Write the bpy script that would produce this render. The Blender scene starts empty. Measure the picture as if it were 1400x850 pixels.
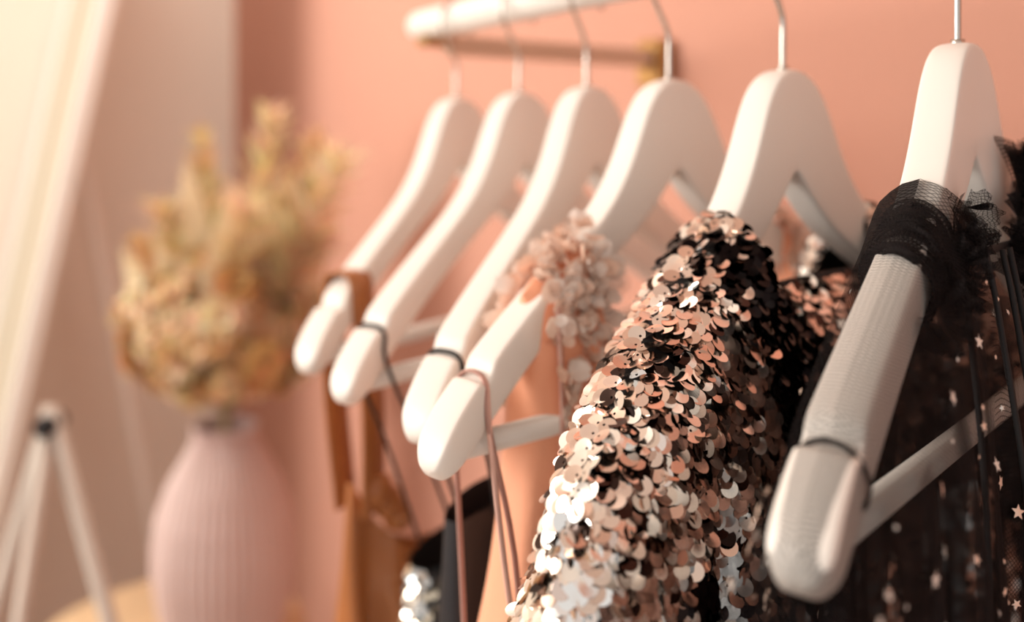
import bpy, math, random
import numpy as np
from mathutils import Vector, Matrix
random.seed(7); np.random.seed(7)
rnd=random.Random(11)
EYE=1.35
CROWN=EYE+0.043
RAIL_Y=0.418
WALL_Y=0.70
LEFT_X=-2.30
sc=bpy.context.scene
try:
    sc.view_settings.view_transform='Standard'
except Exception as e: print(e)

# ---------------------------------------------------------------- materials
def mat(name,col,rough=.5,metal=0,bump=0,bscale=50,var=0,vscale=3,sheen=0,trans=0,sss=0,coat=0):
    m=bpy.data.materials.new(name); m.use_nodes=True
    nt=m.node_tree; b=nt.nodes['Principled BSDF']
    b.inputs['Base Color'].default_value=(*col,1)
    b.inputs['Roughness'].default_value=rough
    b.inputs['Metallic'].default_value=metal
    if sheen: b.inputs['Sheen Weight'].default_value=sheen
    if coat: b.inputs['Coat Weight'].default_value=coat
    tc=nt.nodes.new('ShaderNodeTexCoord')
    if var:
        n=nt.nodes.new('ShaderNodeTexNoise'); n.inputs['Scale'].default_value=vscale; n.inputs['Detail'].default_value=4
        nt.links.new(tc.outputs['Object'],n.inputs['Vector'])
        mx=nt.nodes.new('ShaderNodeMix'); mx.data_type='RGBA'
        mx.inputs[6].default_value=(*[c*(1-var) for c in col],1)
        mx.inputs[7].default_value=(*[min(1,c*(1+var)) for c in col],1)
        nt.links.new(n.outputs['Fac'],mx.inputs[0]); nt.links.new(mx.outputs[2],b.inputs['Base Color'])
    if bump:
        n=nt.nodes.new('ShaderNodeTexNoise'); n.inputs['Scale'].default_value=bscale; n.inputs['Detail'].default_value=5
        nt.links.new(tc.outputs['Object'],n.inputs['Vector'])
        bp=nt.nodes.new('ShaderNodeBump'); bp.inputs['Strength'].default_value=bump; bp.inputs['Distance'].default_value=.002
        nt.links.new(n.outputs['Fac'],bp.inputs['Height']); nt.links.new(bp.outputs['Normal'],b.inputs['Normal'])
    return m
def attr_mat(name,rough,metal,sheen=0,transl=0):
    m=bpy.data.materials.new(name); m.use_nodes=True
    nt=m.node_tree; b=nt.nodes['Principled BSDF']
    a=nt.nodes.new('ShaderNodeAttribute'); a.attribute_name='col'
    nt.links.new(a.outputs['Color'],b.inputs['Base Color'])
    b.inputs['Roughness'].default_value=rough; b.inputs['Metallic'].default_value=metal
    if transl:
        t=nt.nodes.new('ShaderNodeBsdfTranslucent'); nt.links.new(a.outputs['Color'],t.inputs['Color'])
        ms=nt.nodes.new('ShaderNodeMixShader'); ms.inputs[0].default_value=transl
        out=nt.nodes['Material Output']
        nt.links.new(b.outputs[0],ms.inputs[1]); nt.links.new(t.outputs[0],ms.inputs[2]); nt.links.new(ms.outputs[0],out.inputs[0])
    return m
def net_mat(name,col,pitch=.0016,line=.35,lineamt=.55):
    """woven net fabric: alpha = density attribute + diagonal threads"""
    m=bpy.data.materials.new(name); m.use_nodes=True
    nt=m.node_tree; b=nt.nodes['Principled BSDF']; out=nt.nodes['Material Output']
    b.inputs['Base Color'].default_value=(*col,1); b.inputs['Roughness'].default_value=.9
    b.inputs['Specular IOR Level'].default_value=.1
    uv=nt.nodes.new('ShaderNodeUVMap'); uv.uv_map='UVMap'
    sp=nt.nodes.new('ShaderNodeSeparateXYZ'); nt.links.new(uv.outputs[0],sp.inputs[0])
    def M(op,a,bb=None):
        n=nt.nodes.new('ShaderNodeMath'); n.operation=op
        for i,v in enumerate((a,bb)):
            if v is None: continue
            if isinstance(v,(int,float)): n.inputs[i].default_value=v
            else: nt.links.new(v,n.inputs[i])
        return n.outputs[0]
    k=math.pi/pitch
    p=M('MULTIPLY',M('ADD',sp.outputs[0],sp.outputs[1]),k)
    q=M('MULTIPLY',M('SUBTRACT',sp.outputs[0],sp.outputs[1]),k)
    l=M('MAXIMUM',M('LESS_THAN',M('ABSOLUTE',M('SINE',p)),line),M('LESS_THAN',M('ABSOLUTE',M('SINE',q)),line))
    a=nt.nodes.new('ShaderNodeAttribute'); a.attribute_name='dens'
    al=M('MINIMUM',M('ADD',M('MULTIPLY',l,lineamt),a.outputs['Fac']),1.0)
    tr=nt.nodes.new('ShaderNodeBsdfTransparent')
    ms=nt.nodes.new('ShaderNodeMixShader')
    nt.links.new(al,ms.inputs[0]); nt.links.new(tr.outputs[0],ms.inputs[1]); nt.links.new(b.outputs[0],ms.inputs[2])
    nt.links.new(ms.outputs[0],out.inputs[0])
    return m

# ---------------------------------------------------------------- mesh builder
class MB:
    def __init__(s): s.v=[];s.f=[];s.m=[];s.c=[];s.d=[];s.uv={}
    def face(s,idx,m,c=(1,1,1),d=1.0): s.f.append(tuple(idx)); s.m.append(m); s.c.append(c); s.d.append(d)
    def grid(s,P,m=0,closeu=False,closev=False,c=(1,1,1),cf=None,df=None,uv=None):
        """P[i][j] (i = rows, j= cols)"""
        R=len(P);C=len(P[0]);o=len(s.v)
        for r in P:
            for p in r: s.v.append(tuple(p))
        if uv is not None:
            for i in range(R):
                for j in range(C): s.uv[o+i*C+j]=uv[i][j]
        for i in range(R if closev else R-1):
            for j in range(C if closeu else C-1):
                i2=(i+1)%R;j2=(j+1)%C
                s.face((o+i*C+j,o+i*C+j2,o+i2*C+j2,o+i2*C+j),m,cf(i,j) if cf else c,df(i,j) if df else 1.0)
        return o
    def tube(s,pts,r,m=0,seg=10,c=(1,1,1),caps=True,smoothn=0):
        pts=[Vector(p) for p in pts]
        if smoothn: pts=catmull(pts,smoothn)
        n=len(pts); rr=r if isinstance(r,(list,tuple)) else [r]*n
        if len(rr)!=n: rr=list(np.interp(np.linspace(0,1,n),np.linspace(0,1,len(rr)),rr))
        t0=(pts[1]-pts[0]).normalized(); up=Vector((0,0,1)) if abs(t0.z)<.9 else Vector((1,0,0))
        a=t0.cross(up).normalized(); rows=[]
        for i in range(n):
            t=(pts[min(i+1,n-1)]-pts[max(i-1,0)]).normalized()
            a=(a-t*a.dot(t)).normalized(); b=t.cross(a)
            rows.append([pts[i]+(a*math.cos(q)+b*math.sin(q))*rr[i] for q in [2*math.pi*k/seg for k in range(seg)]])
        o=s.grid(rows,m,closeu=True,c=c)
        if caps:
            s.face([o+k for k in range(seg)][::-1],m,c); s.face([o+(n-1)*seg+k for k in range(seg)],m,c)
    def ribbon(s,pts,w,wdir,m=0,c=(1,1,1),smoothn=6,d=1.0,thick=0.0006):
        pts=catmull([Vector(p) for p in pts],smoothn) if smoothn else [Vector(p) for p in pts]
        wd=Vector(wdir).normalized(); rows=[]
        for i,p in enumerate(pts):
            t=(pts[min(i+1,len(pts)-1)]-pts[max(i-1,0)]).normalized()
            ww=(wd-t*wd.dot(t)).normalized(); nn=t.cross(ww)
            rows.append([p+ww*(w/2*k)+nn*e for k,e in ((-1,-thick),(0,-thick*1.4),(1,-thick),(1,thick),(0,thick*1.4),(-1,thick))])
        s.grid(rows,m,closeu=True,c=c,df=lambda i,j:d)
    def box(s,c,size,m=0,rot=None,bev=0,col=(1,1,1)):
        o=len(s.v); x,y,z=[q/2 for q in size]; R=rot or Matrix.Identity(3)
        b=min(bev,x,y,z)
        if b<=0:
            for p in [(-x,-y,-z),(x,-y,-z),(x,y,-z),(-x,y,-z),(-x,-y,z),(x,-y,z),(x,y,z),(-x,y,z)]:
                s.v.append(tuple(Vector(c)+R@Vector(p)))
            for f in [(0,3,2,1),(4,5,6,7),(0,1,5,4),(1,2,6,5),(2,3,7,6),(3,0,4,7)]: s.face([o+k for k in f],m,col)
        else:
            rows=[]
            for zz,ins in ((-z,b),(-z+b,0),(z-b,0),(z,b)):
                X=x-ins;Y=y-ins
                q=[(-X+b*(ins==0)*1,-Y),(X-b*(ins==0),-Y),(X,-Y+b*(ins==0)),(X,Y-b*(ins==0)),(X-b*(ins==0),Y),(-X+b*(ins==0),Y),(-X,Y-b*(ins==0)),(-X,-Y+b*(ins==0))]
                rows.append([Vector(c)+R@Vector((a,bb,zz)) for a,bb in q])
            o=s.grid(rows,m,closeu=True,c=col)
            s.face([o+k for k in range(8)][::-1],m,col); s.face([o+24+k for k in range(8)],m,col)
    def lathe(s,prof,seg=48,m=0,c0=(0,0,0),rib=0,nrib=0,c=(1,1,1)):
        rows=[]
        for r,z in prof:
            rows.append([(c0[0]+(r+ (rib*abs(math.sin(nrib*a/2)) if r>.02 else 0))*math.cos(a),c0[1]+(r+(rib*abs(math.sin(nrib*a/2)) if r>.02 else 0))*math.sin(a),c0[2]+z) for a in [2*math.pi*k/seg for k in range(seg)]])
        s.grid(rows,m,closeu=True,c=c)
    def build(s,name,mats,smooth=True,loc=(0,0,0),rz=0,parent=None,useuv=False,col=False,dens=False,scale=1):
        me=bpy.data.meshes.new(name); me.from_pydata([tuple(map(float,p)) for p in s.v],[],s.f)
        for m in mats: me.materials.append(m)
        me.polygons.foreach_set('material_index',np.array(s.m,dtype=np.int32))
        me.polygons.foreach_set('use_smooth',np.full(len(s.f),smooth))
        if col:
            a=me.attributes.new('col','FLOAT_COLOR','FACE')
            arr=np.ones((len(s.f),4),dtype=np.float32); arr[:,:3]=np.array(s.c); a.data.foreach_set('color',arr.ravel())
        if dens:
            a=me.attributes.new('dens','FLOAT','FACE'); a.data.foreach_set('value',np.array(s.d,dtype=np.float32))
        if useuv:
            u=me.uv_layers.new(name='UVMap'); li=np.empty(len(me.loops),dtype=np.int32); me.loops.foreach_get('vertex_index',li)
            U=np.zeros((len(s.v),2),dtype=np.float32)
            for k,q in s.uv.items(): U[k]=q
            u.data.foreach_set('uv',U[li].ravel())
        me.update()
        ob=bpy.data.objects.new(name,me); sc.collection.objects.link(ob)
        ob.location=loc; ob.rotation_euler=(0,0,rz); ob.scale=(scale,)*3
        if parent: ob.parent=parent
        return ob
def catmull(P,n):
    P=[Vector(p) for p in P]; out=[]
    Q=[P[0]*2-P[1]]+P+[P[-1]*2-P[-2]]
    for i in range(1,len(Q)-2):
        for k in range(n):
            t=k/n; a,b,c,d=Q[i-1],Q[i],Q[i+1],Q[i+2]
            out.append(.5*((2*b)+(c-a)*t+(2*a-5*b+4*c-d)*t*t+(3*b-a-3*c+d)*t**3))
    out.append(P[-1].copy()); return out
def sstep(a,b,x):
    t=np.clip((x-a)/(b-a),0,1); return t*t*(3-2*t)

# ---------------------------------------------------------------- materials list
M_white=mat('white_painted_wood',(.86,.82,.77),.42,bump=.05,bscale=140)
M_steel=mat('hook_steel',(.60,.56,.52),.25,1)
M_pink=mat('pink_wall_paint',(.60,.305,.225),.85,bump=.15,bscale=60,var=.05,vscale=1.2)
M_cream=mat('cream_wall_paint',(.86,.77,.68),.85,bump=.1,bscale=60,var=.03,vscale=1.0)
M_ceil=mat('ceiling_paint',(.85,.80,.74),.9,var=.02)
M_floor=mat('floor_wood',(.42,.27,.18),.5,var=.25,vscale=4)
M_trim=mat('trim_paint',(.86,.78,.7),.5,var=.02)

# ---------------------------------------------------------------- room
def slab(name,c,size,m,bev=0):
    b=MB(); b.box((0,0,0),size,0,bev=bev); return b.build(name,[m],smooth=False,loc=c)
slab('wall_back',(-.35,WALL_Y+.05,1.3),(4.0,.1,2.6),M_pink)
slab('wall_left',(LEFT_X-.05,-1.0,1.3),(.1,3.4,2.6),M_cream)
slab('floor',(-.35,-1.0,-.05),(4.0,3.4,.1),M_floor)
slab('ceiling',(-.35,-1.0,2.65),(4.0,3.4,.1),M_ceil)
slab('baseboard_back',(-.35,WALL_Y-.008,.05),(3.9,.016,.1),M_trim,.003)
slab('baseboard_left',(LEFT_X+.008,-1.0,.05),(.016,3.3,.1),M_trim,.003)

# ---------------------------------------------------------------- hanger
TOP=[(0,0),(.010,-.0015),(.020,-.007),(.029,-.017),(.037,-.032),(.046,-.050),(.060,-.070),(.080,-.088),(.105,-.1045),(.135,-.1225),(.160,-.1370),(.176,-.1465),(.1785,-.1495),(.181,-.155),(.1855,-.158),(.189,-.1555),(.193,-.158),(.202,-.164),(.212,-.172),(.219,-.180),(.221,-.187)]
BOT=[(0,-.056),(.006,-.062),(.013,-.070),(.022,-.0785),(.033,-.088),(.046,-.097),(.060,-.105),(.078,-.1155),(.101,-.129),(.130,-.1465),(.152,-.160),(.1685,-.170),(.171,-.1715),(.174,-.1735),(.1775,-.1755),(.181,-.1775),(.186,-.181),(.193,-.185),(.200,-.1895),(.207,-.193),(.2135,-.196)]
Ts=np.array([p[0] for p in TOP]); Tz=np.array([p[1] for p in TOP])
def T(s): return np.interp(np.abs(s),Ts,Tz)
BK=[1.0]
NOTCH=.1845
def bow(s): return BK[0]*.045*(np.abs(s)/.22)**1.8
HX=[-.728,-.629,-.541,-.455,-.362,-.258]
HD=[21.8,17,18,7,10,16]
HZ=[0,0,0,0,0,.0055]
HS=[1,1,1,1,1,.935]
HB=[1,1,1,1,1,.30]
def place(i): return dict(loc=(HX[i],RAIL_Y,CROWN+HZ[i]),rz=math.radians(-90+HD[i]),scale=HS[i])
def build_hanger(i_):
    BK[0]=HB[i_]
    b=MB(); rows=[]
    idx=list(range(len(TOP)-1,0,-1)); st=[(1,i) for i in idx]+[(1,0)]+[(-1,i) for i in idx[::-1]]
    for sg,i in st:
        t=Vector((TOP[i][0]*sg,TOP[i][1])); q=Vector((BOT[i][0]*sg,BOT[i][1]))
        a=abs(t.x); th=.0095+.0025*min(1,a/.2)
        if i==len(TOP)-1: th*=.72
        cr=.0026; h=(t-q).length; cr=min(cr,h*.3); ax=(t-q)/h
        sec=[]
        for (nn,hh) in ((-th,cr),(-th,h*.5),(-th,h-cr),(-th+cr*.35,h-cr*.35),(-th+cr,h),(0,h+.0006),(th-cr,h),(th-cr*.35,h-cr*.35),(th,h-cr),(th,h*.5),(th,cr),(th-cr*.35,cr*.35),(th-cr,0),(0,0),(-th+cr,0),(-th+cr*.35,cr*.35)):
            p=q+ax*hh; sec.append((p.x,nn+bow(p.x),p.y))
        rows.append(sec)
    def cap(sec,k):
        c=Vector((0,0,0))
        for p in sec: c+=Vector(p)
        c/=len(sec); return [tuple(c+(Vector(p)-c)*k+Vector((.0025*(1 if c.x>0 else -1)*(1.2-k),0,-.001))) for p in sec]
    rows=[cap(rows[0],.25),cap(rows[0],.7)]+rows+[cap(rows[-1],.7),cap(rows[-1],.25)]
    n=16; o=b.grid(rows,0,closeu=True)
    b.face([o+k for k in range(n)][::-1],0); b.face([o+(len(rows)-1)*n+k for k in range(n)],0)
    ob=b.build('clothes_hanger',[M_white,M_steel],**place(i_))
    md=ob.modifiers.new('sub','SUBSURF'); md.levels=1; md.render_levels=2
    h=MB()
    pts=[(0,0,-.012),(0,0,.012),(0,0,.026),(.003,0,.034),(.010,0,.0435)]
    for a in range(-25,206,12):
        pts.append((.0205*math.cos(math.radians(a)),0,.065+.0205*math.sin(math.radians(a))))
    h.tube(pts,.0017,1,seg=10,smoothn=3)
    h.tube([(0,0,-.002),(0,0,.0015)],.0034,1,seg=14)
    h.build('hook',[M_white,M_steel],parent=ob)
    c=MB(); s0=.203; n0=bow(s0)-.004*BK[0]; c.tube([(s0,n0,-.188),(-s0,n0,-.188)],.0060,0,seg=16)
    c.build('trouser_bar',[M_white,M_steel],parent=ob)
    return ob
H=[build_hanger(i) for i in range(6)]

# ---------------------------------------------------------------- rail with bracket
b=MB(); RZ=CROWN+.070
xs=[-.806,-.805,-.802,-.797,-.790]; rs=[.004,.008,.0115,.0135,.014]
b.tube([(x,RAIL_Y,RZ) for x in xs]+[(.55,RAIL_Y,RZ)],rs+[.014],0,seg=28)
rail=b.build('clothes_rail',[M_white])
M_arm=mat('bracket_wood',(.66,.46,.34),.5,var=.1,vscale=20)
M_brass=mat('aged_brass',(.42,.24,.09),.4,.85,var=.2,vscale=60)
for bx in (-.770,.48):
    b=MB()
    b.box((bx,(RAIL_Y+WALL_Y)/2+.006,RZ-.019),(.016,WALL_Y-RAIL_Y-.014,.018),0,bev=.002)
    b.box((bx,RAIL_Y,RZ-.017),(.02,.026,.008),1,bev=.001)
    b.box((bx,WALL_Y-.012,RZ-.024),(.038,.024,.050),1,bev=.003)
    b.tube([(bx,WALL_Y-.027,RZ-.008),(bx,WALL_Y-.022,RZ-.008)],.004,1); b.tube([(bx,WALL_Y-.027,RZ-.03),(bx,WALL_Y-.022,RZ-.03)],.004,1)
    b.build('bracket',[M_arm,M_brass],smooth=False,parent=rail)

# ---------------------------------------------------------------- garment surface
def garment(L=.5,w0=.226,w1=.25,Bmax=.06,ls=.07,neck0=.06,neck1=.08,znf=-.12,znb=-.105,neckB=.020,zm=-.12,fold=.006,k=45,ph=0,lev=.15,flare=0,extra=None,base=.0155,a=.8):
    def f(u,v):
        c=np.cos(u); sn=np.sin(u); d=v*L
        sm=w0+(w1-w0)*sstep(0,1,v)
        s=sm*np.sign(c)*np.abs(c)**a
        sg=np.sign(sn); e=np.abs(sn)**.6
        nw=1-sstep(neck0,neck1,np.abs(s))
        B=Bmax*(1-np.exp(-d/ls))+flare*v+(1-nw)*base*np.sqrt(np.clip(d/.012,0,1))+nw*neckB
        zt=(T(s)+.005)*(1-nw)+nw*np.where(sn>0,znf,znb)
        z=zt-d+(zm-zt)*sstep(0,lev,d)
        am=fold*sstep(0,.18,d)
        n=sg*e*(B+am*np.sin(k*s+ph+4*v)+am*.6*np.sin(k*2.1*s+1.3-6*v))+bow(s)*(1-.6*sstep(0,.4,d))
        if extra is not None:
            ds,dn,dz=extra(s,sn,d); s=s+ds;n=n+dn;z=z+dz
        return np.stack([s,n,z],-1)
    return f
def surf(b,f,nu,nv,m,v0=0,v1=1,df=None,cf=None,c=(1,1,1),L=.5):
    rows=[];uv=[]
    for i in range(nv+1):
        v=v0+(v1-v0)*(i/nv)**1.3; u=np.linspace(0,2*math.pi,nu,endpoint=False)+1e-4
        P=f(u,np.full(nu,v)); rows.append([tuple(p) for p in P])
        dd=np.r_[0,np.cumsum(np.linalg.norm(np.diff(P,axis=0),axis=1))]
        uv.append([(dd[j]*1.0,v*L) for j in range(nu)])
    mid=uv[len(uv)//2]
    for i in range(nv+1): uv[i]=[(mid[j][0],uv[i][j][1]) for j in range(nu)]
    us=np.linspace(0,2*math.pi,nu,endpoint=False)
    b.grid(rows,m,closeu=True,uv=uv,df=(lambda i,j:df(rows[i][j],us[j],i/nv)) if df else None,c=c,cf=(lambda i,j:cf(rows[i][j],us[j],i/nv)) if cf else None)
def sequins(b,f,L,m,colf,r=.0036,dr=.0043,dc=.0056,seg=12,tilt=.28,jit=.2,hole=.0007,sref=None):
    rg=np.random.RandomState(3)
    vt=np.linspace(0,1,3000)**2*.999+1e-5
    u0=1.05
    Pp=f(np.full(3000,u0),vt); ar=np.r_[0,np.cumsum(np.linalg.norm(np.diff(Pp,axis=0),axis=1))]
    vrows=np.interp(np.arange(.0008,ar[-1],dr),ar,vt)
    uu=np.linspace(0,2*math.pi,900)
    ang=np.linspace(0,2*math.pi,seg,endpoint=False)
    for i,v in enumerate(vrows):
        P=f(uu+1e-4,np.full(900,v)); cum=np.r_[0,np.cumsum(np.linalg.norm(np.diff(P,axis=0),axis=1))]
        n=int(cum[-1]/dc); st=(np.arange(n)+.5*(i%2)+rg.uniform(-.12,.12,n))*cum[-1]/n
        u=np.interp(st,cum,uu); vv=np.clip(v+rg.uniform(-.1,.1,n)*dr/L*min(1,v*60),0.00001,1)
        e=np.minimum(.004,vv*.5)
        p=f(u,vv); du=f(u+.004,vv)-f(u-.004,vv); dv=f(u,vv+e)-f(u,vv-e)
        N=-np.cross(du,dv); N/=np.linalg.norm(N,axis=1,keepdims=True)+1e-9
        D=dv/(np.linalg.norm(dv,axis=1,keepdims=True)+1e-9)
        D=D-N*np.sum(D*N,1,keepdims=True); D/=np.linalg.norm(D,axis=1,keepdims=True)+1e-9
        X=np.cross(D,N)
        t=tilt+rg.normal(0,jit,n); r2=rg.normal(0,jit,n)
        wild=rg.rand(n)<.06; t=np.where(wild,t+rg.normal(0,.5,n),t)
        ct=np.cos(t)[:,None];s_=np.sin(t)[:,None]
        D2=D*ct+N*s_; N2=N*ct-D*s_
        c2=np.cos(r2)[:,None];s2=np.sin(r2)[:,None]
        X2=X*c2+N2*s2; N3=N2*c2-X*s2
        C=p+N*.0012+D2*r*.6
        for q in range(n):
            col=colf(p[q],u[q],v,rg)
            if col is None: continue
            o=len(b.v); cc=C[q];xx=X2[q];dd=D2[q]
            for a in ang: b.v.append(tuple(cc+(xx*math.cos(a)+dd*math.sin(a))*r))
            hc=cc-dd*r*.45
            for a in ang: b.v.append(tuple(hc+(xx*math.cos(a)+dd*math.sin(a))*hole-N3[q]*.00015))
            for k in range(seg): b.face((o+k,o+(k+1)%seg,o+seg+(k+1)%seg,o+seg+k),m,col)

# --- sequin dress on hanger 5
BK[0]=1
def ex5(s,sn,d):
    g=np.exp(-((s-(.125+.10*d))/.016)**2)*sstep(.03,.12,d)*(sn>0)
    g2=np.exp(-((s-(.03-.10*d))/.016)**2)*sstep(.05,.14,d)*(sn>0)
    g3=np.exp(-((s-(-.08))/.020)**2)*sstep(.03,.12,d)*(sn>0)
    lump=.010*np.sin(42*d+14*s)*sstep(.02,.1,d)*sstep(.08,.2,s)
    return lump*.3,-.022*g-.016*g2-.012*g3+lump*np.sign(sn)*.4,0*d
L5=.46
F5=garment(L=L5,w0=.226,w1=.234,Bmax=.034,ls=.05,znf=-.113,znb=-.127,neckB=.022,neck0=.055,neck1=.075,fold=.006,k=42,extra=ex5)
M_black=mat('black_jersey',(.010,.008,.009),.8)
M_seq=attr_mat('sequin_foil',.13,1)
def patch(s,z,u):
    return (math.sin(31*s+17*z+2.6)+math.sin(-22*s+39*z+1.9)+.8*math.sin(57*s-13*z+2)+.6*math.sin(70*z+25*s))
def col5(p,u,v,rg):
    w=patch(p[0],p[2],u)+rg.normal(0,.25); r=rg.rand()
    if w>.95: 
        if r<.90: return (.010,.008,.009)
    if r<.11: return (.05,.032,.028)
    if r<.50: return (.94,.92,.89)
    a=rg.rand(); g=.75+.25*rg.rand(); return ((.90+.05*a)*g,(.69+.17*a)*g,(.59+.2*a)*g)
b=MB(); surf(b,F5,180,60,0,L=L5)
sequins(b,F5,L5,1,col5,r=.0039,dr=.0042,dc=.0061,seg=16,tilt=.22,jit=.20,hole=.0006)
u=np.linspace(0,2*math.pi,200,endpoint=False)+1e-4; P=F5(u,np.full(200,.001))
for sgn in (1,-1):
    q=[tuple(p) for p,uu in zip(P,u) if abs(p[0])<.078 and math.sin(uu)*sgn>0]
    b.tube(q,.0022,0,seg=8)
b.build('sequin_dress',[M_black,M_seq],smooth=False,col=True,**place(4))

# --- black tulle dress on hanger 6
BK[0]=HB[5]
L6=.50
def ex6(s,sn,d):
    w=sstep(.02,.12,d)
    return .030*sstep(.004,.07,d)*sstep(.17,.225,s),.0030*np.sin(170*s+9*d)*w*np.sign(sn)+.0015*np.sin(310*s)*w*np.sign(sn),0*d
F6=garment(L=L6,w0=.229,w1=.238,Bmax=.022,ls=.05,neck0=.045,neck1=.062,znf=-.100,znb=-.10,neckB=.020,fold=.004,k=60,ph=1,extra=ex6)
M_net=net_mat('black_tulle',(.012,.009,.009),lineamt=.5,pitch=.0018)
M_star=mat('rose_gold_foil',(.95,.68,.55),.4,.2,var=.15,vscale=40)
M_silver=mat('silver_foil',(.92,.88,.82),.4,.2)
def dens6(p,u,t):
    s=p[0]; front=math.sin(u)>0
    fold=.5+.5*math.sin(170*s+9*t*L6)
    below=float(sstep(.026,.046,T(s)-p[2]))
    if s>.098:
        if front:
            dk=min(.85,.33+.5*fold**3)
            e=float(sstep(.195,.222,s))
            return .20+(dk-.20)*below*(1-e)
        return .08
    if front: return min(.85,.24+.5*fold**3)
    if s>.06: return .10+.65*(1-float(sstep(.065,.095,s)))
    return .72 if s>-.02 else .55
b=MB(); surf(b,F6,420,60,0,df=dens6,L=L6)
def star(b,c,N,r,m,rot,pts=5,inner=.45):
    N=Vector(N).normalized(); X=N.orthogonal().normalized(); Y=N.cross(X); o=len(b.v); c=Vector(c)
    b.v.append(tuple(c+N*.0006))
    for k in range(pts*2):
        a=rot+math.pi*k/pts; rr=r if k%2==0 else r*inner
        b.v.append(tuple(c+(X*math.cos(a)+Y*math.sin(a))*rr))
    for k in range(pts*2): b.face((o,o+1+k,o+1+(k+1)%(pts*2)),m)
def addstar(u_,v_,r,m,off=.0022):
    ua=np.array([u_-.003,u_+.003,u_,u_,u_]); va=np.array([v_,v_,v_-.003,v_+.003,v_])
    q=F6(ua,va); p=Vector(q[4]); N=-Vector(q[1]-q[0]).cross(Vector(q[3]-q[2])); N.normalize()
    star(b,p+N*off,N+Vector((rnd.uniform(-.15,.3),0,rnd.uniform(-.1,.3))),r,m,rnd.random()*6)
for _ in range(1150):
    u_=rnd.uniform(0,2*math.pi); v_=rnd.uniform(.05,.98)
    if math.cos(u_)>.82 and rnd.random()<.5: continue
    r=.0034 if rnd.random()<.25 else rnd.choice((.0012,.0016,.0023))
    addstar(u_,v_,r,2 if rnd.random()<.4 else 1)
for u_,v_ in ((-.25,.10),(-.12,.16),(.05,.12),(.22,.20),(-.4,.18),(.1,.26),(-.2,.30),(-.55,.15),(-.7,.22)):
    addstar(u_,v_,.0038,2)
# gathered tulle fans
def fan(b,c,out,side,R,spread,m,d,rg,pl=7,amp=.12):
    out=Vector(out).normalized(); side=(Vector(side)-out*Vector(side).dot(out)).normalized(); nn=out.cross(side)
    rows=[];uv=[]; ph=rg.uniform(0,6); nA=44
    for i in range(7):
        t=i/6; row=[];ur=[]
        for j in range(nA):
            a=-spread/2+spread*j/(nA-1); rr=R*t*(1+.10*math.sin(a*9+ph)+.05*math.sin(a*23))
            w=math.sin(a*pl*6.28/spread+ph)*amp*R*t+math.sin(a*pl*3.3+ph*2)*amp*.5*R*t
            row.append(Vector(c)+out*math.cos(a)*rr+side*math.sin(a)*rr+nn*(w+.25*R*t*t*math.sin(ph))); ur.append((a*R,t*R))
        rows.append(row);uv.append(ur)
    b.grid(rows,m,df=lambda i,j:d,uv=uv)
rg=random.Random(5)
for k in range(44): # ruffled bow on the neckline
    s0=rg.uniform(-.045,.004); c=(s0,rg.uniform(.020,.032),-.098+rg.uniform(-.020,.014)-.35*(s0+.02))
    fan(b,c,(rg.uniform(-.7,.4),rg.uniform(.0,.7),rg.uniform(-.5,1.0)),(rg.uniform(-1,1),rg.uniform(-.5,.5),rg.uniform(-.6,.6)),rg.uniform(.007,.017),rg.uniform(1.6,3.2),0,rg.uniform(.25,.85),rg)
for k in range(8): # sheer upright frill above the bow
    s0=rg.uniform(-.055,-.025)
    fan(b,(s0,rg.uniform(.020,.028),-.088),(rg.uniform(-.3,.1),.15,1),(1,rg.uniform(-.3,.3),0),rg.uniform(.026,.040),rg.uniform(.6,1.0),0,rg.uniform(.05,.2),rg)
for k in range(22): # near shoulder edge
    s0=rg.uniform(.045,.100); c=(s0,bow(s0)+rg.choice((.012,.016)),T(s0)-.016+rg.uniform(-.012,.0))
    fan(b,c,(rg.uniform(-.5,.5),rg.choice((.3,.9)),rg.uniform(-.8,.0)),(rg.uniform(-1,1),0,rg.uniform(-1,1)),rg.uniform(.009,.018),rg.uniform(1.6,3),0,rg.uniform(.3,.6),rg)
u=np.linspace(0,2*math.pi,300,endpoint=False)+1e-4; P=F6(u,np.full(300,.001))
for sgn in (1,-1):
    q=[tuple(p) for p,uu in zip(P,u) if abs(p[0])<.052 and math.sin(uu)*sgn>0]
    b.tube(q,.0022,3,seg=8)
# pleated shoulder band gathered over the arm
rows=[];uvb=[];nb=60
for i in range(nb+1):
    t=i/nb; s0=.070+.028*t
    pl=.0010*math.sin(i*1.5)+.0006*math.sin(i*.6+1)
    swell=.0016*math.sin(math.pi*t)
    row=[];ur=[]
    for a in np.linspace(-1.05,4.15,26):
        k_=pl*(1+.5*math.sin(a*3+i*.4))+swell
        ss=s0+.0025*math.sin(a*2.3+i*.2)
        row.append((ss,bow(s0)+(.0142+k_)*math.cos(a)*(1.0 if abs(math.cos(a))<.8 else 1.05),T(s0)-.014+(.0175+k_)*math.sin(a))); ur.append((t*.05,a*.016))
    rows.append(row); uvb.append(ur)
b.grid(rows,0,uv=uvb,df=lambda i,j:.62+.3*math.sin(i*.9+j*.15)**2)
s0=NOTCH
b.tube([(s0,bow(s0)+.0142*math.cos(a),T(s0)-.010+.0135*math.sin(a)) for a in np.linspace(-1.6,4.7,24)],.0009,3,seg=6)
for (sa,na,sb,nb_) in ((.048,.035,.030,.050),(.040,.04,.012,.053),(.028,.04,-.012,.053),(.075,.03,.085,.042)):
    b.tube([(sa,na-.01,-.098),(sa,na-.004,-.13),((sa+sb)/2+.006,(na+nb_)/2,-.22),(sb,nb_-.008,-.33),(sb-.004,nb_-.008,-.50)],.0014,3,seg=6,smoothn=6)
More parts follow.
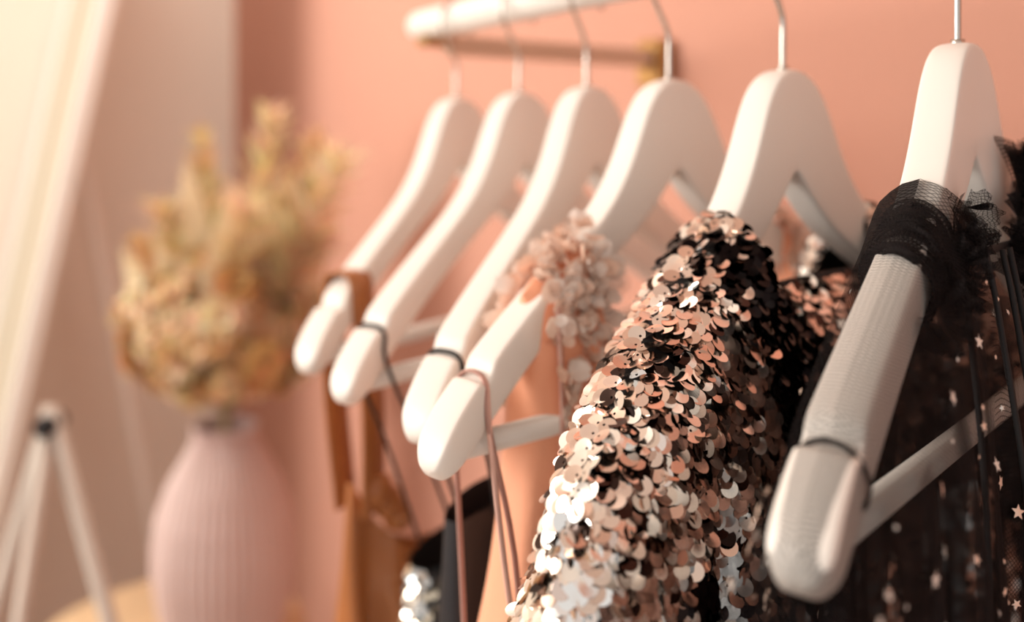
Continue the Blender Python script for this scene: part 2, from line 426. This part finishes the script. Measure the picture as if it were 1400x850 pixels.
M_blackth=mat('black_ribbon',(.008,.007,.008),.75)
b.build('black_tulle_dress',[M_net,M_star,M_silver,M_blackth],useuv=True,dens=True,**place(5))

# --- peach ruffle top on hanger 4
BK[0]=1
M_peach=mat('peach_chiffon',(.93,.42,.25),.6,bump=.2,bscale=200,var=.08,vscale=12,sheen=.2)
M_lace=attr_mat('lace_petals',.6,0,transl=.2)
M_pinkrib=mat('pink_satin_ribbon',(.80,.50,.42),.35)
L4=.48
F4=garment(L=L4,w0=.142,w1=.215,Bmax=.030,ls=.06,neck0=.088,neck1=.096,znf=-.18,znb=-.17,neckB=.018,zm=-.14,fold=.009,k=75,base=.016)
b=MB(); surf(b,F4,180,50,0,L=L4)
for side in (1,-1):
    for k in range(360):
        s0=side*rnd.uniform(.090,.136); a=rnd.uniform(-1.2,4.3)
        fall=0
        if rnd.random()<.42: fall=rnd.uniform(0,.055)
        if fall: a=rnd.choice((0.1,3.0))
        c=Vector((s0,bow(s0)+(.019+fall*.1)*math.cos(a),T(s0)-.010+.016*math.sin(a)-fall)); N=Vector((rnd.uniform(-.5,.5),math.cos(a),math.sin(a)+.15)).normalized()
        X=N.orthogonal().normalized(); X=Matrix.Rotation(rnd.uniform(0,6.28),3,N)@X; Y=N.cross(X); r=rnd.uniform(.0040,.0075)
        rows=[]
        for i in range(6):
            t=i/5; w=math.sqrt(max(0,math.sin(math.pi*(.10+.86*t))))*r*.8
            rows.append([c+X*(t*r*1.5)+Y*(w*q)+N*(.002+t*t*r*.8+q*q*r*.22) for q in (-1,-.5,0,.5,1)])
        sh=rnd.random(); b.grid(rows,1,c=(.88+.06*sh,.62+.24*sh,.48+.32*sh))
for sgn,off in ((1,0),(1,.006),(-1,.0)):
    s0=NOTCH
    b.ribbon([(s0-.012,bow(s0)-.014,-.42),(s0-.006,bow(s0)-.016,-.27),(s0,bow(s0)-.0145,-.18),(s0,bow(s0)-.009,T(s0)+.0015),(s0,bow(s0)+.009,T(s0)+.0015),(s0+.001,bow(s0)+.0145,-.18),(s0-.014+off,bow(s0)+.018,-.26),(s0-.022-off*3,bow(s0)+.016,-.42)],.0028,(1,0,0),2)
s0=.120
b.ribbon([(s0+.01,bow(s0)+.02,T(s0)-.01),(s0+.012,bow(s0)+.026,-.19),(s0+.018,bow(s0)+.028,-.26),(s0+.012,bow(s0)+.03,-.40)],.004,(1,.3,0),2)
b.build('peach_ruffle_top',[M_peach,M_lace,M_pinkrib],col=True,**place(3))

# --- camisoles
def cami(i,name,zb,L,w0,w1,sn,strapw,mats,fold=.005,seq=None,dip=.03,k=50,tube=False,ph=0,extra_fn=None,sb=None,rise=-.02,B0=.022,sdir=(1,0,0)):
    def f(u,v):
        c=np.cos(u); q=np.sin(u); s=(w0+(w1-w0)*v)*np.sign(c)*np.abs(c)**.8
        B=B0+.022*sstep(0,.5,v)
        z=zb-dip*(1-np.clip(np.abs(s)/w0,0,1))*(q>0)*(1-v)-dip*.6*(1-np.clip(np.abs(s)/w0,0,1))*(q<=0)*(1-v)+rise*(np.abs(s)/w0)**4*(1-v)-v*L
        am=fold*(.25+sstep(0,.3,v))
        n=np.sign(q)*np.abs(q)**.6*(B+am*np.sin(k*s+ph+3*v)+.5*am*np.sin(2.3*k*s))+.012
        return np.stack([s,n,z],-1)
    b=MB(); surf(b,f,160,36,0,L=L)
    if seq: sequins(b,f,L,1,seq,r=.0032,dr=.0046,dc=.0058,seg=8)
    sb=sb or w0*.78
    for side in (1,-1):
        s0=side*sn; s1=side*sb; zz=zb+rise*(sb/w0)**4
        pts=[(s1,.012-B0,zz-.008),((s0+s1)/2,.0-.010+bow(s0)*.4,(zz+T(s0))/2-.01),(s0,bow(s0)-.0155,T(s0)-.022),(s0,bow(s0)-.012,T(s0)-.001),(s0,bow(s0),T(s0)+.003),(s0,bow(s0)+.012,T(s0)-.001),(s0,bow(s0)+.0155,T(s0)-.022),((s0+s1)/2+.002,.03+bow(s0)*.4,(zz+T(s0))/2-.01),(s1,.012+B0,zz-.008)]
        if tube: b.tube(pts,strapw,2,seg=8,smoothn=6)
        else: b.ribbon(pts,strapw,sdir,2,thick=.001)
    if extra_fn: extra_fn(b)
    return b.build(name,mats,col=True,**place(i))
M_brown=mat('rust_satin',(.40,.14,.04),.34,var=.3,vscale=14)
def knot(b):
    for side in (1,-1):
        for kk in range(3):
            b.lathe([(.001,-.014),(.009,-.010),(.0115,0),(.009,.010),(.001,.014)],12,2,(side*(.132-.010*kk),.030,-.300-.012*kk))
cami(0,'rust_satin_camisole',-.350,.42,.145,.17,.160,.022,[M_brown,M_seq,M_brown],fold=.014,k=80,extra_fn=knot,rise=.055,sb=.134,B0=.014,dip=.05)
def cols(p,u,v,rg):
    r=rg.rand()
    return (.75,.72,.68) if r<.5 else ((.35,.40,.42) if r<.75 else (.85,.72,.55))
cami(1,'silver_sequin_camisole',-.312,.42,.125,.16,NOTCH,.0013,[M_black,M_seq,M_blackth],seq=cols,tube=True,sb=.10)
M_navy=mat('black_satin',(.008,.008,.012),.5)
M_btn=mat('blue_button',(.22,.24,.42),.3)
def btn(b):
    for kk in range(4):
        c=Vector((.130,.047,-.290-.05*kk))
        rows=[[c+Vector((r*math.cos(a),y,r*math.sin(a))) for a in np.linspace(0,2*math.pi,20,endpoint=False)] for r,y in ((.0005,.003),(.006,.003),(.0075,.005),(.009,.004),(.009,0))]
        b.grid(rows,3,closeu=True)
cami(2,'black_slip_dress',-.240,.48,.158,.18,NOTCH,.0013,[M_navy,M_seq,M_blackth,M_btn],fold=.008,tube=True,extra_fn=btn,B0=.016,sb=.135)

# ---------------------------------------------------------------- table, vase, bouquet
ZT=EYE-.738
M_wood=mat('light_wood',(.72,.52,.32),.5,var=.12,vscale=15)
M_vase=mat('mauve_ceramic',(.68,.52,.49),.55,var=.04,vscale=8)
b=MB(); b.lathe([(.001,0),(.19,0),(.198,-.004),(.2,-.012),(.196,-.024),(.02,-.026),(.001,-.026)],64,0)
for a in (0.4,2.5,4.6):
    b.tube([(.12*math.cos(a),.12*math.sin(a),-.02),(.17*math.cos(a),.17*math.sin(a),-ZT)],[.016,.011],0,seg=14)
b.build('round_side_table',[M_wood],loc=(-1.50,.36,ZT))
prof=[(.001,0),(.060,0),(.068,.004),(.080,.03),(.091,.075),(.098,.12),(.0985,.155),(.093,.20),(.078,.245),(.058,.28),(.046,.300),(.041,.312),(.041,.322),(.044,.328),(.041,.330),(.037,.325),(.036,.30),(.036,.22)]
pr=[]
for i in range(len(prof)-1):
    for k in range(3):
        t=k/3; pr.append((prof[i][0]*(1-t)+prof[i+1][0]*t,prof[i][1]*(1-t)+prof[i+1][1]*t))
pr.append(prof[-1])
VX,VY=-1.4026,.413
b=MB(); b.lathe(pr,320,0,rib=.0050,nrib=44)
b.build('ribbed_vase',[M_vase],loc=(VX,VY,ZT))

RI=Vector((.5475,.8368,0)); FW=Vector((-.8368,.5475,0)); UP=Vector((0,0,1))
b=MB()
def leafquad(b,p,d,side,l,w,c,curl=.2,m=0):
    d=Vector(d).normalized(); side=(Vector(side)-d*Vector(side).dot(d)).normalized(); n=d.cross(side); rows=[]
    for i in range(5):
        t=i/4; ww=w*math.sin(math.pi*min(1,.12+.86*t))
        rows.append([p+d*(l*t)+n*(curl*l*t*t)+side*ww*q+n*(abs(q)*ww*.3) for q in (-1,0,1)])
    b.grid(rows,m,c=c)
neck=Vector((0,0,0))
tips=[(.073,.47,0,1.1),(-.045,.43,.03,1.0),(.175,.400,-.03,1.5),(.155,.30,-.06,1.3),(-.135,.27,.02,.9),(.02,.34,.05,1.2),(.13,.42,.04,1.3),(-.08,.33,-.05,1.0),(-.155,.17,0,.9),(.18,.20,.03,1.0),(.06,.33,-.10,1.2),(.12,.36,.0,1.4),(-.12,.10,-.03,.8),(.15,.12,0,.8)]
cols_=[(.88,.70,.42),(.92,.78,.52),(.84,.62,.36),(.88,.68,.44),(.80,.62,.36)]
for (x,z,y,sc_) in tips:
    tip=RI*x+UP*z+FW*y; mid=tip*.5+UP*.04; stem=catmull([neck-UP*.2+Vector((x*.1,0,0)),neck,mid,tip],12)
    b.tube(stem,[.002,.0008],0,seg=5,c=(.6,.45,.22))
    col=rnd.choice(cols_)
    for k in range(16,len(stem)-1):
        t=(k-16)/(len(stem)-17); d=(stem[k+1]-stem[k]).normalized()
        for q in range(9):
            a=rnd.uniform(0,6.28); o=d.orthogonal().normalized(); o=Matrix.Rotation(a,3,d)@o
            cc=tuple(min(1,c*rnd.uniform(.8,1.12)) for c in col)
            leafquad(b,stem[k],d*1.0+o*rnd.uniform(.4,1.2),o.cross(d),rnd.uniform(.045,.085)*sc_*(1-.5*t),.0045,cc)
for (x,z,y,L_,w) in ((.03,.31,-.06,.19,.035),(-.07,.29,-.04,.18,.032),(.10,.27,-.05,.17,.03),(-.12,.22,-.02,.15,.03),(.13,.20,-.02,.14,.026),(-.02,.30,.03,.22,.034),(.02,.24,-.1,.13,.03),(.09,.33,-.03,.13,.03),(-.03,.34,-.06,.13,.03)):
    base=RI*x*.35+UP*z*.3+FW*y*.5; d=(RI*x+UP*z+FW*y)-base
    leafquad(b,base,d,RI+FW*.4,d.length+.05,w,(.93,.80,.55),.12)
for k in range(165):
    th=rnd.uniform(0,6.28); ph=math.acos(rnd.uniform(-.8,.95)); rr=rnd.uniform(.7,1)
    d=Vector((math.sin(ph)*math.cos(th),math.sin(ph)*math.sin(th),math.cos(ph)))
    c=Vector((0,0,.145))+Vector((d.x*.138*rr,d.y*.138*rr,d.z*.125*rr))
    b.tube([neck-UP*.05,neck+UP*.02,c*.7+UP*.01,c],.0012,0,seg=4,c=(.55,.4,.2),smoothn=3)
    col=rnd.choice([(.88,.68,.44),(.76,.48,.22),(.58,.33,.13),(.93,.82,.64),(.72,.46,.22),(.92,.75,.53),(.84,.66,.40)])
    npt=9; s_=rnd.uniform(.020,.036); o=d.orthogonal().normalized()
    for l in range(2):
        for q in range(npt):
            oo=Matrix.Rotation(6.283*q/npt+l*.35,3,d)@o
            cc=tuple(min(1,x*rnd.uniform(.85,1.1)) for x in col)
            leafquad(b,c,oo*(1-.4*l)+d*(.45+.6*l),oo.cross(d),s_*(1-.25*l),s_*.32,cc,.25)
    b.lathe([(.0005,-.004),(.005,-.002),(.006,.001),(.0005,.005)],8,0,tuple(c+d*.004),c=tuple(x*.6 for x in col))
M_flower=attr_mat('dried_petals',.8,0,transl=.3)
b.build('dried_flower_bouquet',[M_flower],col=True,loc=(VX,VY,ZT+.325))

# ---------------------------------------------------------------- standing mirror + tripod
M_mir=mat('mirror_glass',(.50,.445,.35),.5,.25)
til=math.atan(.172/.851)
b=MB(); Rt=Matrix.Rotation(-til,3,'X')
W=.75;Hh=2.0; fw=.028
def fr(c,size,m,bev=.004): b.box(Rt@Vector(c),size,m,rot=Rt,bev=bev)
fr((-fw/2,0,Hh/2),(fw,.03,Hh),0); fr((-W+fw/2,0,Hh/2),(fw,.03,Hh),0)
fr((-W/2,0,fw/2),(W,.03,fw),0); fr((-W/2,0,Hh-fw/2),(W,.03,fw),0)
fr((-W/2,-.002,Hh/2),(W-.04,.008,Hh-.04),1,0)
b.tube([Rt@Vector((-.42,.02,Hh*.72)),(-.42,.55,.01)],.011,0,seg=10)
ymir=.155-.76*(.172/.851)
ob=b.build('standing_mirror',[M_white,M_mir],smooth=False,loc=(-1.815,ymir,.012))
ob.scale=(.62,1,1)

M_grey=mat('grey_painted_wood',(.56,.49,.43),.6,var=.05,vscale=10)
b=MB(); ax=Vector((-1.324,.17,EYE-.350))
for dx in (-.28,.28):
    e=ax+RI*dx; b.tube([ax+UP*.02,(e.x,e.y,.0)],[.010,.010],0,seg=10)
b.tube([ax+UP*.01,(ax.x+.22,ax.y-.18,0)],.008,0,seg=10)
b.tube([ax-FW*.02,ax+FW*.02],.013,1,seg=16)
q=ax-UP*.42; b.tube([q-RI*.117,q+RI*.117],.006,0,seg=8)
b.build('folding_tripod_stand',[M_grey,M_black],smooth=True)

# ---------------------------------------------------------------- lights & world
def area(name,loc,target,size,power,col,sy=None):
    l=bpy.data.lights.new(name,'AREA'); l.energy=power; l.color=col; l.shape='RECTANGLE'; l.size=size; l.size_y=sy or size
    o=bpy.data.objects.new(name,l); sc.collection.objects.link(o); o.location=loc
    o.rotation_euler=(Vector(target)-Vector(loc)).to_track_quat('-Z','Y').to_euler(); return o
area('window_light',(-1.8,-2.0,2.1),(-.55,.4,1.3),1.2,80,(1,.95,.87),1.4)
area('left_wall_fill',(-1.15,.25,2.45),(-2.3,.45,1.2),.5,8,(1,.94,.86))  # added fill light to brighten the left wall, no real fixture
w=bpy.data.worlds.new('world'); sc.world=w; w.use_nodes=True
bg=w.node_tree.nodes['Background']; bg.inputs[0].default_value=(1,.95,.91,1); bg.inputs[1].default_value=.80

# ---------------------------------------------------------------- camera
cd=bpy.data.cameras.new('camera'); cam=bpy.data.objects.new('camera',cd); sc.collection.objects.link(cam)
cam.location=(0,0,EYE); cam.rotation_euler=(math.radians(90),0,math.radians(56.8))
cd.sensor_width=36; cd.lens=1300/1400*36; cd.shift_y=-225/1400; cd.clip_start=.01
cd.dof.use_dof=True; cd.dof.focus_distance=.40; cd.dof.aperture_fstop=3.0
sc.camera=cam
